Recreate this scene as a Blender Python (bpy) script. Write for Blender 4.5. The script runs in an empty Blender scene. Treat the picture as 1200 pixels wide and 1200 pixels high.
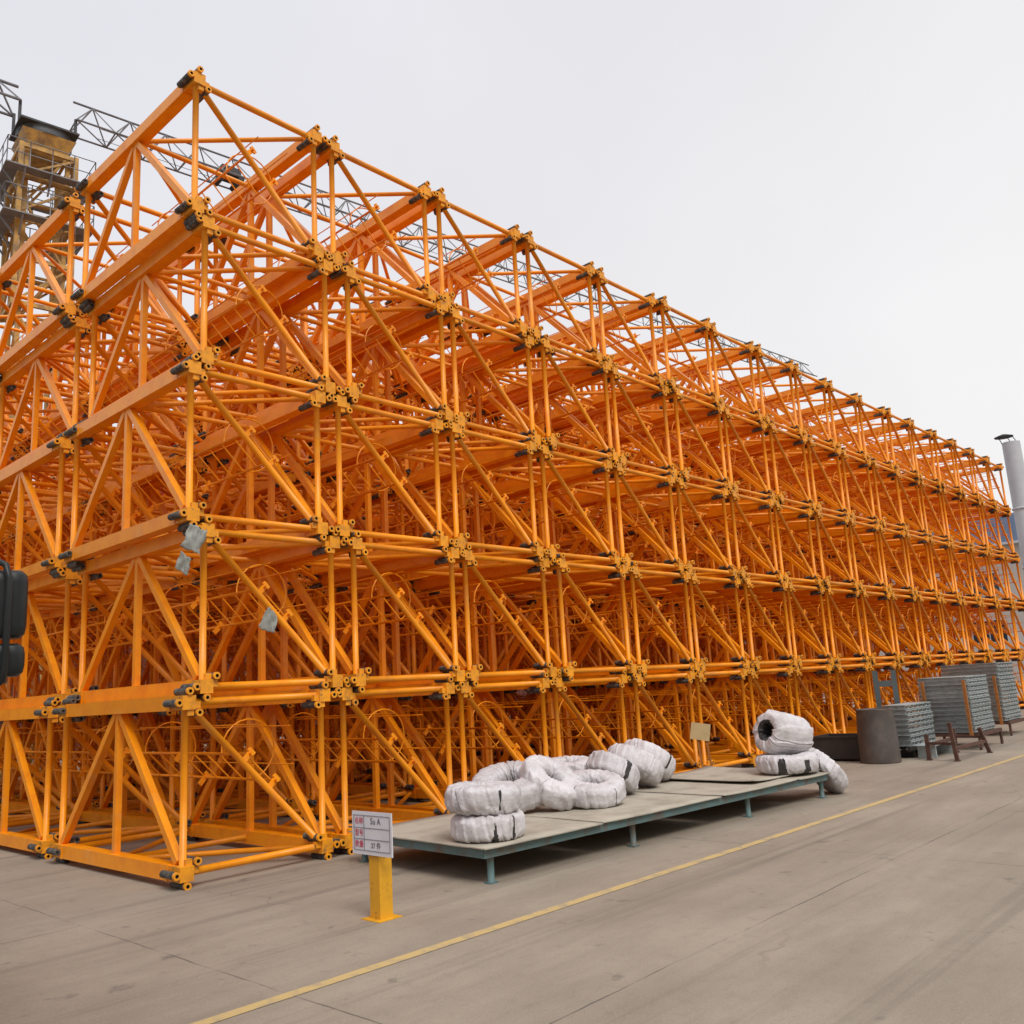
import bpy, math, random
from mathutils import Vector, Matrix, noise
random.seed(7)
PI = math.pi
S = bpy.context.scene
COL = S.collection
V = Vector

# ------------------------------------------------------------------ materials
def nodes_of(name):
    m = bpy.data.materials.new(name); m.use_nodes = True
    nt = m.node_tree
    return m, nt, nt.nodes['Principled BSDF']

def paint(name, col, rough=.5, metal=0.0, dark=None, scale=6.0, amount=.5, vary=.0, bump=0.0, bscale=40.0, lo=.45, hi=.7, spec=.5):
    """base colour with patches of a second colour (dirt, rust, wear) and a little change from object to object"""
    m, nt, b = nodes_of(name)
    N, L = nt.nodes, nt.links
    b.inputs['Roughness'].default_value = rough
    b.inputs['Metallic'].default_value = metal
    b.inputs['Specular IOR Level'].default_value = spec
    tc = N.new('ShaderNodeTexCoord')
    oi = N.new('ShaderNodeObjectInfo')
    add = N.new('ShaderNodeVectorMath'); add.operation = 'ADD'
    L.new(tc.outputs['Object'], add.inputs[0])
    mul = N.new('ShaderNodeMath'); mul.operation = 'MULTIPLY'; mul.inputs[1].default_value = 37.0
    L.new(oi.outputs['Random'], mul.inputs[0]); L.new(mul.outputs[0], add.inputs[1])
    nz = N.new('ShaderNodeTexNoise'); nz.inputs['Scale'].default_value = scale; nz.inputs['Detail'].default_value = 6; nz.inputs['Roughness'].default_value = .65
    L.new(add.outputs[0], nz.inputs['Vector'])
    rp = N.new('ShaderNodeMapRange'); rp.inputs['From Min'].default_value = lo; rp.inputs['From Max'].default_value = hi
    rp.inputs['To Max'].default_value = amount
    L.new(nz.outputs['Fac'], rp.inputs['Value'])
    mx = N.new('ShaderNodeMix'); mx.data_type = 'RGBA'
    mx.inputs[6].default_value = (*col, 1); mx.inputs[7].default_value = (*(dark or [c*.6 for c in col]), 1)
    L.new(rp.outputs[0], mx.inputs[0])
    out = mx.outputs[2]
    if vary:
        hs = N.new('ShaderNodeHueSaturation')
        mr = N.new('ShaderNodeMapRange'); mr.inputs['To Min'].default_value = 1-vary; mr.inputs['To Max'].default_value = 1+vary
        L.new(oi.outputs['Random'], mr.inputs['Value']); L.new(mr.outputs[0], hs.inputs['Value'])
        L.new(out, hs.inputs['Color']); out = hs.outputs['Color']
    L.new(out, b.inputs['Base Color'])
    if bump:
        n2 = N.new('ShaderNodeTexNoise'); n2.inputs['Scale'].default_value = bscale; n2.inputs['Detail'].default_value = 5
        L.new(add.outputs[0], n2.inputs['Vector'])
        bp = N.new('ShaderNodeBump'); bp.inputs['Strength'].default_value = bump; bp.inputs['Distance'].default_value = .02
        L.new(n2.outputs['Fac'], bp.inputs['Height']); L.new(bp.outputs[0], b.inputs['Normal'])
    return m

M = {}
def chips(m, scale, lo, hi, col, amount=.8):
    """wear laid over a paint: chips, rust freckles or dust, in patches of their own"""
    nt = m.node_tree; N, L = nt.nodes, nt.links; b = N['Principled BSDF']
    src = b.inputs['Base Color'].links[0].from_socket
    vec = next(n for n in N if n.type == 'VECT_MATH').outputs[0]
    nz = N.new('ShaderNodeTexNoise'); nz.inputs['Scale'].default_value = scale; nz.inputs['Detail'].default_value = 7; nz.inputs['Roughness'].default_value = .7
    L.new(vec, nz.inputs['Vector'])
    r = N.new('ShaderNodeMapRange'); r.inputs['From Min'].default_value = lo; r.inputs['From Max'].default_value = hi; r.inputs['To Max'].default_value = amount
    L.new(nz.outputs['Fac'], r.inputs['Value'])
    x = N.new('ShaderNodeMix'); x.data_type = 'RGBA'; L.new(r.outputs[0], x.inputs[0]); L.new(src, x.inputs[6]); x.inputs[7].default_value = (*col, 1)
    L.new(x.outputs[2], b.inputs['Base Color'])
    return m
M['orange'] = chips(chips(paint('orange_paint', (.88, .304, .002), .42, dark=(.72, .19, .002), scale=3.2, amount=.75, vary=.08, spec=.38), 19, .66, .72, (.20, .075, .03), .8), 1.3, .56, .75, (.60, .38, .16), .45)
M['worn'] = chips(paint('worn_orange_paint', (.85, .335, .008), .5, dark=(.50, .19, .02), scale=9, amount=.8, vary=.08), 8, .56, .68, (.13, .085, .05), .85)
for k_ in ('orange',):
    _b = M[k_].node_tree.nodes['Principled BSDF']; _b.inputs['Coat Weight'].default_value = .15; _b.inputs['Coat Roughness'].default_value = .3
M['sleeve'] = paint('dark_sleeve', (.045, .042, .038), .75, dark=(.20, .18, .15), scale=14, amount=.9, bump=.5)
M['hole'] = paint('bore', (.02, .015, .012), .9)
M['teal'] = paint('teal_paint', (.095, .165, .165), .6, dark=(.12, .085, .06), scale=5, amount=.85, lo=.47, hi=.64)
M['teal_grey'] = paint('teal_grey_paint', (.085, .115, .12), .6, dark=(.08, .085, .08), scale=5)
M['board'] = paint('plywood', (.40, .36, .29), .85, dark=(.25, .22, .17), scale=2.2, amount=.8, bump=.2, vary=.08)
M['white_cloth'] = paint('woven_plastic', (.60, .575, .59), .55, dark=(.36, .33, .32), scale=4.5, amount=.85, bump=.45, bscale=30, vary=.08, lo=.44, hi=.72)
M['wire'] = paint('dark_wire', (.030, .027, .026), .55, dark=(.06, .05, .045), scale=30)
M['black'] = paint('black_plastic', (.010, .012, .012), .42, dark=(.022, .025, .024), scale=9, spec=.35)
M['drum'] = paint('drum_paint', (.085, .072, .066), .5, dark=(.15, .12, .10), scale=4, amount=.8)
M['trough'] = paint('trough_steel', (.030, .026, .024), .7, dark=(.06, .045, .035), scale=4)
M['galv'] = paint('galvanised', (.40, .44, .44), .5, metal=.3, dark=(.22, .25, .24), scale=9, amount=.8, vary=.12)
M['rust'] = paint('rusty_steel', (.11, .05, .032), .8, dark=(.05, .03, .025), scale=8, amount=.9, bump=.3)
M['rack_orange'] = paint('rack_orange', (.38, .14, .025), .65, dark=(.16, .075, .035), scale=6, amount=.8)
M['sign_white'] = paint('sign_white', (.70, .71, .76), .4, dark=(.58, .59, .63), scale=5, amount=.5)
M['red_ink'] = paint('red_ink', (.60, .10, .15), .5)
M['grey_ink'] = paint('grey_ink', (.13, .14, .18), .5)
M['post_yellow'] = paint('post_yellow', (.72, .36, .015), .45, dark=(.45, .22, .02), scale=5)
chips(M['post_yellow'], 14, .58, .66, (.16, .09, .04), .8)
M['tag_board'] = paint('tan_board', (.56, .43, .22), .7, dark=(.44, .33, .17), scale=6)
M['rag'] = paint('grey_plastic', (.30, .31, .28), .6, dark=(.16, .17, .15), scale=9, amount=.9)
M['crane_yellow'] = paint('crane_yellow', (.55, .31, .07), .6, dark=(.24, .14, .06), scale=2.5, amount=1, lo=.42, hi=.66)
M['crane_grey'] = paint('crane_grey', (.20, .20, .21), .6, dark=(.34, .34, .35), scale=3)
M['crane_dark'] = paint('crane_dark', (.045, .047, .05), .6)
M['red_paint'] = paint('red_paint', (.42, .03, .02), .35)
M['glass'] = paint('dark_glass', (.03, .04, .05), .08)
M['rubber'] = paint('rubber', (.022, .022, .022), .8)
M['chim'] = paint('pale_steel', (.50, .51, .54), .5, dark=(.38, .38, .41), scale=.6, amount=.7)
M['blue_clad'] = paint('blue_cladding', (.16, .22, .34), .5, dark=(.20, .25, .33), scale=.4)
M['beige'] = paint('beige_render', (.50, .47, .43), .85, dark=(.38, .35, .31), scale=.3, amount=.7)
M['backdrop'] = paint('backdrop_cladding', (.12, .030, .018), .8, dark=(.07, .02, .014), scale=.5)  # dark red stands in for shade deep inside the stack
M['lamp_glass'] = paint('lamp_glass', (.6, .6, .58), .15)

def concrete():
    m, nt, b = nodes_of('yard_concrete')
    N, L = nt.nodes, nt.links
    b.inputs['Roughness'].default_value = .82
    tc = N.new('ShaderNodeTexCoord')
    def nz(scale, detail=6, rough=.6, vec=None):
        n = N.new('ShaderNodeTexNoise'); n.inputs['Scale'].default_value = scale; n.inputs['Detail'].default_value = detail; n.inputs['Roughness'].default_value = rough
        L.new(vec or tc.outputs['Object'], n.inputs['Vector']); return n.outputs['Fac']
    def rng(x, a, c, lo, hi):
        r = N.new('ShaderNodeMapRange'); r.inputs['From Min'].default_value = a; r.inputs['From Max'].default_value = c
        r.inputs['To Min'].default_value = lo; r.inputs['To Max'].default_value = hi; L.new(x, r.inputs['Value']); return r.outputs[0]
    def mix(f, a, c):
        x = N.new('ShaderNodeMix'); x.data_type = 'RGBA'; L.new(f, x.inputs[0])
        for s, v in ((6, a), (7, c)):
            if isinstance(v, tuple): x.inputs[s].default_value = (*v, 1)
            else: L.new(v, x.inputs[s])
        return x.outputs[2]
    # long tyre-swept streaks along the yard
    mp = N.new('ShaderNodeMapping'); mp.inputs['Scale'].default_value = (.16, 1.0, 1.0); mp.inputs['Rotation'].default_value = (0, 0, .04)
    L.new(tc.outputs['Object'], mp.inputs['Vector'])
    c = mix(rng(nz(.55), .35, .7, 0, 1), (.320, .268, .205), (.240, .196, .150))
    c = mix(rng(nz(1.7, 8, .7, mp.outputs[0]), .42, .72, 0, .75), c, (.190, .155, .118))
    c = mix(rng(nz(7, 8, .75), .52, .75, 0, .5), c, (.16, .13, .105))
    c = mix(rng(nz(2.4, 4), .64, .72, 0, .75), c, (.105, .088, .075))          # oil spots
    c = mix(rng(nz(70, 6, .8), .50, .72, 0, .6), c, (.42, .37, .30))           # fine grit
    c = mix(rng(nz(48, 6, .8), .54, .70, 0, .6), c, (.13, .108, .085))
    vo = N.new('ShaderNodeTexVoronoi'); vo.feature = 'DISTANCE_TO_EDGE'; vo.inputs['Scale'].default_value = .33
    wv = N.new('ShaderNodeTexNoise'); wv.inputs['Scale'].default_value = 1.3; wv.inputs['Detail'].default_value = 8
    L.new(tc.outputs['Object'], wv.inputs['Vector'])
    va = N.new('ShaderNodeVectorMath'); va.operation = 'MULTIPLY_ADD'; va.inputs[1].default_value = (.9, .9, 0)
    L.new(wv.outputs['Color'], va.inputs[0]); L.new(tc.outputs['Object'], va.inputs[2]); L.new(va.outputs[0], vo.inputs['Vector'])
    ck = N.new('ShaderNodeMath'); ck.operation = 'MULTIPLY'
    L.new(rng(vo.outputs['Distance'], .0, .006, 1, 0), ck.inputs[0]); L.new(rng(nz(.35, 3), .52, .64, 0, .4), ck.inputs[1])
    c = mix(ck.outputs[0], c, (.09, .075, .062))                              # hairline cracks
    mt = N.new('ShaderNodeMapping'); mt.inputs['Scale'].default_value = (.05, 2.6, 1); mt.inputs['Rotation'].default_value = (0, 0, .10)
    L.new(tc.outputs['Object'], mt.inputs['Vector'])
    c = mix(rng(nz(1.0, 5, .6, mt.outputs[0]),   .57, .68, 0, .55), c, (.125, .104, .085))   # tyre marks
    br = N.new('ShaderNodeTexBrick')
    mp2 = N.new('ShaderNodeMapping'); mp2.inputs['Location'].default_value = (1.3, .55, 0)
    wob = N.new('ShaderNodeTexNoise'); wob.inputs['Scale'].default_value = 1.6; wob.inputs['Detail'].default_value = 5
    L.new(tc.outputs['Object'], wob.inputs['Vector'])
    wm = N.new('ShaderNodeVectorMath'); wm.operation = 'MULTIPLY_ADD'; wm.inputs[1].default_value = (.05, .05, 0)
    L.new(wob.outputs['Color'], wm.inputs[0]); L.new(tc.outputs['Object'], wm.inputs[2])
    L.new(wm.outputs[0], mp2.inputs['Vector']); L.new(mp2.outputs[0], br.inputs['Vector'])
    br.offset = 0.0
    br.inputs['Scale'].default_value = 1.0
    br.inputs['Brick Width'].default_value = 6.0; br.inputs['Row Height'].default_value = 5.2
    br.inputs['Mortar Size'].default_value = .009; br.inputs['Mortar Smooth'].default_value = .4
    br.inputs['Color1'].default_value = (0, 0, 0, 1); br.inputs['Color2'].default_value = (0, 0, 0, 1); br.inputs['Mortar'].default_value = (1, 1, 1, 1)
    broken = N.new('ShaderNodeMath'); broken.operation = 'MULTIPLY'
    L.new(br.outputs['Color'], broken.inputs[0]); L.new(rng(nz(1.1, 5), .40, .56, .15, 1), broken.inputs[1])
    c = mix(broken.outputs[0], c, (.105, .088, .072))
    L.new(c, b.inputs['Base Color'])
    bp = N.new('ShaderNodeBump'); bp.inputs['Strength'].default_value = .25; bp.inputs['Distance'].default_value = .01
    L.new(nz(35, 8, .7), bp.inputs['Height']); L.new(bp.outputs[0], b.inputs['Normal'])
    return m
M['concrete'] = concrete()
M['line'] = paint('worn_yellow_line', (.50, .36, .15), .75, dark=(.30, .25, .18), scale=5, amount=.9, lo=.48, hi=.66)

# ------------------------------------------------------------------ mesh helper
class MB:
    def __init__(s): s.v, s.f, s.m, s.s = [], [], [], []
    def face(s, idx, m=0, sm=False): s.f.append(tuple(idx)); s.m.append(m); s.s.append(sm)
    def box(s, c, size, m=0, axes=None):
        ax = axes or (V((1, 0, 0)), V((0, 1, 0)), V((0, 0, 1)))
        h = [ax[i]*size[i]/2 for i in range(3)]; c = V(c); o = len(s.v)
        for z in (-1, 1):
            for y in (-1, 1):
                for x in (-1, 1): s.v.append(c+x*h[0]+y*h[1]+z*h[2])
        for q in ((0, 2, 3, 1), (4, 5, 7, 6), (0, 1, 5, 4), (2, 6, 7, 3), (0, 4, 6, 2), (1, 3, 7, 5)):
            s.face([o+i for i in q], m)
        return s
    def bar(s, p, q, w, h, m=0, up=(0, 0, 1)):
        p, q = V(p), V(q); d = (q-p); l = d.length; d.normalize()
        u = V(up)
        if abs(d.dot(u)) > .98: u = V((1, 0, 0))
        x = d.cross(u).normalized(); z = x.cross(d).normalized()
        return s.box((p+q)/2, (w, l, h), m, (x, d, z))
    def tube(s, p, q, r, n=8, m=0, r2=None, cap=True):
        return s.path([V(p), V(q)], r, n, m, r2, cap)
    def path(s, P, r, n=8, m=0, r2=None, cap=True, closed=False):
        P = [V(p) for p in P]; o = len(s.v); K = len(P)
        d0 = (P[1]-P[0]).normalized()
        u = V((0, 0, 1)) if abs(d0.z) < .9 else V((0, 1, 0))
        for i, p in enumerate(P):
            if closed: d = (P[(i+1) % K]-P[i-1]).normalized()
            else: d = (P[min(i+1, K-1)]-P[max(i-1, 0)]).normalized()
            x = d.cross(u).normalized(); y = x.cross(d).normalized(); u = y
            rr = r if r2 is None else r+(r2-r)*i/(K-1)
            for k in range(n):
                a = 2*PI*k/n+PI/n
                s.v.append(p+x*(rr*math.cos(a))+y*(rr*math.sin(a)))
        for i in range(K if closed else K-1):
            for k in range(n):
                a, b2 = o+i*n+k, o+i*n+(k+1) % n
                j = (i+1) % K
                c, d = o+j*n+(k+1) % n, o+j*n+k
                s.face((a, d, c, b2)[::-1], m, True)
        if cap and not closed:
            s.face([o+k for k in range(n)], m); s.face([o+(K-1)*n+k for k in range(n)][::-1], m)
        return s
    def lathe(s, prof, n=32, m=0, c=(0, 0, 0)):
        o = len(s.v); c = V(c)
        for r, z in prof:
            for k in range(n):
                a = 2*PI*k/n; s.v.append(c+V((r*math.cos(a), r*math.sin(a), z)))
        for i in range(len(prof)-1):
            for k in range(n):
                s.face((o+i*n+k, o+i*n+(k+1) % n, o+(i+1)*n+(k+1) % n, o+(i+1)*n+k), m, True)
        return s
    def ringend(s, c, d, ro, ri, depth, n, m_ring, m_hole):
        """annular end facing along d with a bore sunk into it"""
        c, d = V(c), V(d).normalized()
        u = V((0, 0, 1)) if abs(d.z) < .9 else V((1, 0, 0))
        x = d.cross(u).normalized(); y = x.cross(d); o = len(s.v)
        for r, t in ((ro, 0), (ri, 0), (ri, -depth)):
            for k in range(n):
                a = 2*PI*k/n+PI/n; s.v.append(c+d*t+x*(r*math.cos(a))+y*(r*math.sin(a)))
        for k in range(n):
            k2 = (k+1) % n
            s.face((o+k, o+n+k, o+n+k2, o+k2), m_ring)
            s.face((o+n+k, o+2*n+k, o+2*n+k2, o+n+k2), m_hole, True)
        s.face([o+2*n+k for k in range(n)][::-1], m_hole)
        return s
    def add(s, other, off=(0, 0, 0)):
        o = len(s.v); off = V(off)
        s.v += [v+off for v in other.v]
        s.f += [tuple(i+o for i in q) for q in other.f]; s.m += other.m; s.s += other.s
        return s
    def mesh(s, name, mats):
        me = bpy.data.meshes.new(name)
        me.from_pydata([tuple(v) for v in s.v], [], s.f)
        for mt in mats: me.materials.append(mt)
        me.polygons.foreach_set('material_index', s.m); me.polygons.foreach_set('use_smooth', s.s)
        me.update(); return me
    def build(s, name, mats, parent=None, **kw):
        if not isinstance(mats, (list, tuple)): mats = [mats]
        o = bpy.data.objects.new(name, s.mesh(name, mats)); COL.objects.link(o)
        if parent: o.parent = parent
        for k, v in kw.items(): o[k] = v
        return o

def tag(o, label, cat, group=None):
    o['label'] = label; o['category'] = cat
    if group: o['group'] = group
    return o
def empty(name, loc, label, cat, group=None, rz=0):
    o = bpy.data.objects.new(name, None); COL.objects.link(o); o.empty_display_size = .2
    o.location = loc; o.rotation_euler = (0, 0, rz)
    return tag(o, label, cat, group)
def copy_tree(o, parent=None):
    c = o.copy(); COL.objects.link(c); c.parent = parent
    for ch in list(o.children): copy_tree(ch, c)
    return c

# ------------------------------------------------------------------ ground
g = MB(); R_ = 420
g.v = [V((-R_, -R_, 0)), V((R_, -R_, 0)), V((R_, R_, 0)), V((-R_, R_, 0))]; g.face((0, 1, 2, 3))
o = g.build('ground', M['concrete']); o['kind'] = 'structure'
g = MB()
K = 60
for i in range(K+1):
    x = -8+i*1.2; y = -4.07-(x-2.4)*.0193
    w = .055
    g.v += [V((x, y-w, .004)), V((x, y+w, .004))]
for i in range(K): g.face((2*i, 2*i+2, 2*i+3, 2*i+1))
o = g.build('yellow_ground_line', M['line']); o['kind'] = 'structure'

# ------------------------------------------------------------------ tower crane mast sections
A = 1.8; H = .9; LEN = 3.55
GX, GZ, DX, PITCH, Z0 = .339, .168, .175, 3.95, .157
CH = .162
corners = [(sx, sz) for sz in (-1, 1) for sx in (-1, 1)]
def P3(x, y, z): return V((x, y, z+H))       # section centre line lies H above leg centre line

def p_chord(sx, sz):
    m = MB(); m.box(P3(sx*H, LEN/2, sz*H), (CH, LEN-.40, CH))
    for y in (.30, LEN-.30): m.box(P3(sx*H, y, sz*H), (CH+.012, .05, CH+.012))    # weld collar
    return m
def p_fitting(sx, sz, end):
    m = MB(); y0 = 0 if end == 0 else LEN; d = 1 if end == 0 else -1
    m.box(P3(sx*H, y0+d*.10, sz*H), (CH-.004, .204, CH-.004), 3)
    m.box(P3(sx*(H-.03), y0+d*.055, sz*(H-.11)), (.075, .075, .07), 3)               # gusset to the post
    m.box(P3(sx*(H-.11), y0+d*.055, sz*(H-.03)), (.07, .073, .074), 3)
    for dx, dz in ((.105, 0), (0, .105), (-.10, -.10)):
        ax = (V((0, 1, 0)), V((sx*dx, 0, sz*dz)).normalized(), V((0, 1, 0)).cross(V((sx*dx, 0, sz*dz)).normalized()))
        m.box(P3(sx*(H+dx*.8), y0+d*.15, sz*(H+dz*.8)), (.26, .075, .05), 1, ax)  # dark steel webs; their colour also stands in for shaded gaps
    return m
def p_sleeve(sx, sz, end, dx, dz):
    m = MB(); y0 = 0 if end == 0 else LEN; d = 1 if end == 0 else -1
    x, z = sx*(H+dx), sz*(H+dz); a, b2 = -.025, .30
    m.tube(P3(x, y0+d*(a+.03), z), P3(x, y0+d*b2, z), .041, 10, 1, cap=False)
    m.tube(P3(x, y0+d*a, z), P3(x, y0+d*(a+.035), z), .043, 10, 3, cap=False)
    m.ringend(P3(x, y0+d*a, z), (0, -d, 0), .043, .021, .05, 10, 3, 2)
    m.ringend(P3(x, y0+d*b2, z), (0, d, 0), .041, .019, .03, 10, 1, 2)
    return m
def p_crossbar(sz, y, r=.042): return MB().tube(P3(-H+.07, y, sz*H), P3(H-.07, y, sz*H), r, 10)
def p_post(sx, y, r=.040): return MB().tube(P3(sx*H, y, -H+.07), P3(sx*H, y, H-.07), r, 10)
def p_diag(y): return MB().tube(P3(-H+.13, y, H-.13), P3(H-.13, y, -H+.13), .041, 10)
def p_lacing(sx):
    m = MB(); x = sx*H; ym = LEN/2
    m.bar(P3(x, ym, -H+.07), P3(x, ym, H-.07), .075, .075)
    for e in (.16, LEN-.16): m.bar(P3(x, ym+(-.05 if e < ym else .05), H-.08), P3(x, e+(.02 if e < ym else -.02), -H+.10), .085, .085, 0, (1, 0, 0))
    return m
def p_plan(sz):
    m = MB(); z = sz*H; ym = LEN/2
    m.tube(P3(-H+.07, ym, z), P3(H-.07, ym, z), .036, 8)
    m.tube(P3(-H+.1, ym-.06, z), P3(H-.1, .2, z), .034, 8)
    m.tube(P3(-H+.1, ym+.06, z), P3(H-.1, LEN-.2, z), .034, 8)
    return m
DN = V((1, 0, 1)).normalized(); DT = V((1, 0, -1)).normalized()
def rail(t): return V((-H+A*t, 0, H-A*t+H))+DN*.13
def p_ladder():
    m = MB()
    a, b2 = rail(.40), rail(.585)
    for p in (a, b2): m.tube(p+V((0, .05, 0)), p+V((0, LEN-.05, 0)), .017, 6)
    n = 11
    for i in range(n):
        y = .2+i*(LEN-.4)/(n-1); m.tube(a+V((0, y, 0)), b2+V((0, y, 0)), .0105, 5, cap=False)
    for y in (.12, LEN/2, LEN-.12):
        for p in (a, b2): m.bar(p-DN*.12+V((0, y, 0)), p+DN*.06+V((0, y, 0)), .03, .06); m.bar(p+DN*.02+V((0, y, 0)), p+DN*.062+V((0, y, 0)), .028, .10)
    return m
def hoop_pts(y, n=18):
    mid = (rail(.40)+rail(.585))/2; c = mid+DN*.27; r = .365; out = []
    for i in range(n+1):
        th = -PI/2+.66+(2*PI-1.32)*i/n
        out.append(c+DT*(r*math.cos(th))+DN*(r*math.sin(th))+V((0, y, 0)))
    return out
def p_hoop(y): return MB().path(hoop_pts(y), .0105, 5)
def p_cage_bar(i):
    p = hoop_pts(0)[i]
    return MB().tube(p+V((0, .2, 0)), p+V((0, LEN-.2, 0)), .009, 5, cap=False)

mast_mats = [M['orange'], M['sleeve'], M['hole'], M['worn']]
def all_parts():
    L_ = []
    for sx, sz in corners: L_.append(('chord', p_chord(sx, sz), None))
    for sx, sz in corners:
        for e in (0, 1):
            L_.append(('end_fitting', p_fitting(sx, sz, e), None)); L_ += [('bolt_sleeve', p_sleeve(sx, sz, e, dx, dz), 'prev') for dx, dz in ((.124, 0), (0, .124), (-.115, -.115))]
    for y in (.10, LEN-.10):
        for s in (-1, 1): L_.append(('crossbar', p_crossbar(s, y), None)); L_.append(('post', p_post(s, y), None))
        L_.append(('diagonal_brace', p_diag(y), None))
    for s in (-1, 1): L_.append(('side_lacing', p_lacing(s), None)); L_.append(('plan_bracing', p_plan(s), None))
    L_.append(('ladder', p_ladder(), None))
    for y in (.75, LEN-.75): L_.append(('safety_hoop', p_hoop(y), None))
    L_ += [('cage_bar', p_cage_bar(i), None) for i in (4, 9, 14)]
    return L_
PARTS = all_parts()
joined = MB()
for n_, mb, _ in PARTS: joined.add(mb)
JOINED = joined.mesh('mast_section', mast_mats)
proto = empty('mast_section', (0, 0, 0), '', 'mast section')
last = None
for n_, mb, rel in PARTS:
    ob = mb.build(n_, mast_mats, last if rel else proto)
    if not rel: last = ob

ORD = ['first', 'second', 'third', 'fourth', 'fifth', 'sixth', 'seventh', 'eighth', 'ninth', 'tenth', 'eleventh', 'twelfth', 'thirteenth', 'fourteenth', 'fifteenth', 'sixteenth', 'seventeenth']
LAY = ['bottom layer', 'second layer up', 'middle layer', 'fourth layer up', 'top layer']
ROW = ['front row', 'second row back', 'third row back', 'fourth row back']
NC, NR = 17, 4
used = False; rest = []
rs = random.Random(3)
for r in range(NR):
    for l in range(5):
        for c in range(NC):
            x = c*(A+GX)+H+(DX if l % 2 else 0)+rs.uniform(-.022, .022)
            y = r*PITCH+rs.uniform(-.055, .055)*(1 if c or r else .2)
            z = Z0+l*(A+GZ)
            if c == 0: where = 'at the near corner'
            elif c == NC-1: where = 'at the far right end'
            else: where = ORD[c]+' column from the near corner'
            lab = 'orange lattice mast section, %s, %s, %s' % (LAY[l], ROW[r], where)
            if r == 3 and c > 8: rest.append((x, y, z)); continue
            full = r == 0 or (c < 4 and r < 3)
            if full:
                ob = copy_tree(proto) if used else proto; used = True
            else:
                ob = bpy.data.objects.new('mast_section', JOINED); COL.objects.link(ob)
            flip = r > 0 and c > 1 and rs.random() < .5
            ob.location = (x, y+(LEN if flip else 0), z); ob.rotation_euler = (0, 0, rs.uniform(-.006, .006)+(PI if flip else 0))
            tag(ob, lab, 'mast section', 'orange tower crane mast sections stacked in the yard')

# the farthest mast sections, deep behind the 300 nearest ones, as one object
for l in range(5):
    for c in range(NC): rest.append((c*(A+GX)+H+(DX if l % 2 else 0), 4*PITCH, Z0+l*(A+GZ)))
src = next(o for o in COL.objects if o.type == 'MESH' and o.data == JOINED)
pm = bpy.data.meshes.new('mast_sections'); pm.from_pydata(rest, [], [])
po = bpy.data.objects.new('distant_mast_sections', pm); COL.objects.link(po)
tag(po, 'orange lattice mast sections filling the back of the stack', 'mast sections'); po['kind'] = 'stuff'
ng = bpy.data.node_groups.new('fill', 'GeometryNodeTree')
ng.interface.new_socket('Geometry', in_out='INPUT', socket_type='NodeSocketGeometry'); ng.interface.new_socket('Geometry', in_out='OUTPUT', socket_type='NodeSocketGeometry')
gi, go = ng.nodes.new('NodeGroupInput'), ng.nodes.new('NodeGroupOutput')
ip, obi = ng.nodes.new('GeometryNodeInstanceOnPoints'), ng.nodes.new('GeometryNodeObjectInfo')
obi.transform_space = 'ORIGINAL'; obi.inputs['Object'].default_value = src
ng.links.new(gi.outputs[0], ip.inputs['Points']); ng.links.new(obi.outputs['Geometry'], ip.inputs['Instance']); ng.links.new(ip.outputs[0], go.inputs[0])
md = po.modifiers.new('fill', 'NODES'); md.node_group = ng

# ------------------------------------------------------------------ platform with boards
TZ = .335
pa, pb = V((1.66, -2.86, 0)), V((8.62, -3.31, 0))
du = (pb-pa); TL = du.length; du.normalize(); dv = V((-du.y, du.x, 0)); TW = 2.4
prz = math.atan2(du.y, du.x)
pt = empty('platform', pa, 'long low teal steel platform carrying wrapped coils beside the mast stack', 'platform', None, prz)
m = MB()
hh = .085
for y in (.03, TW-.03):
    m.box((TL/2, y, TZ-hh/2), (TL, .012, hh))
    for z in (TZ-.006, TZ-hh+.006): m.box((TL/2, y+(.027 if y < 1 else -.027), z), (TL, .042, .0118))
for x in (.006, TL-.006): m.box((x, TW/2, TZ-hh/2), (.0116, TW-.08, hh-.002))
for i in range(1, 9): m.box((TL*i/9, TW/2, TZ-hh/2-.004), (.05, TW-.09, hh-.03))
m.build('frame', M['teal'], pt)
for x in (.12, 2.36, 4.82, TL-.12):
    for y in (.075, TW-.075):
        q = MB(); q.tube((x, y, .012), (x, y, TZ-hh+.001), .036, 12); q.box((x, y, .006), (.11, .11, .012)); q.build('leg', M['teal'], pt)
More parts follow.
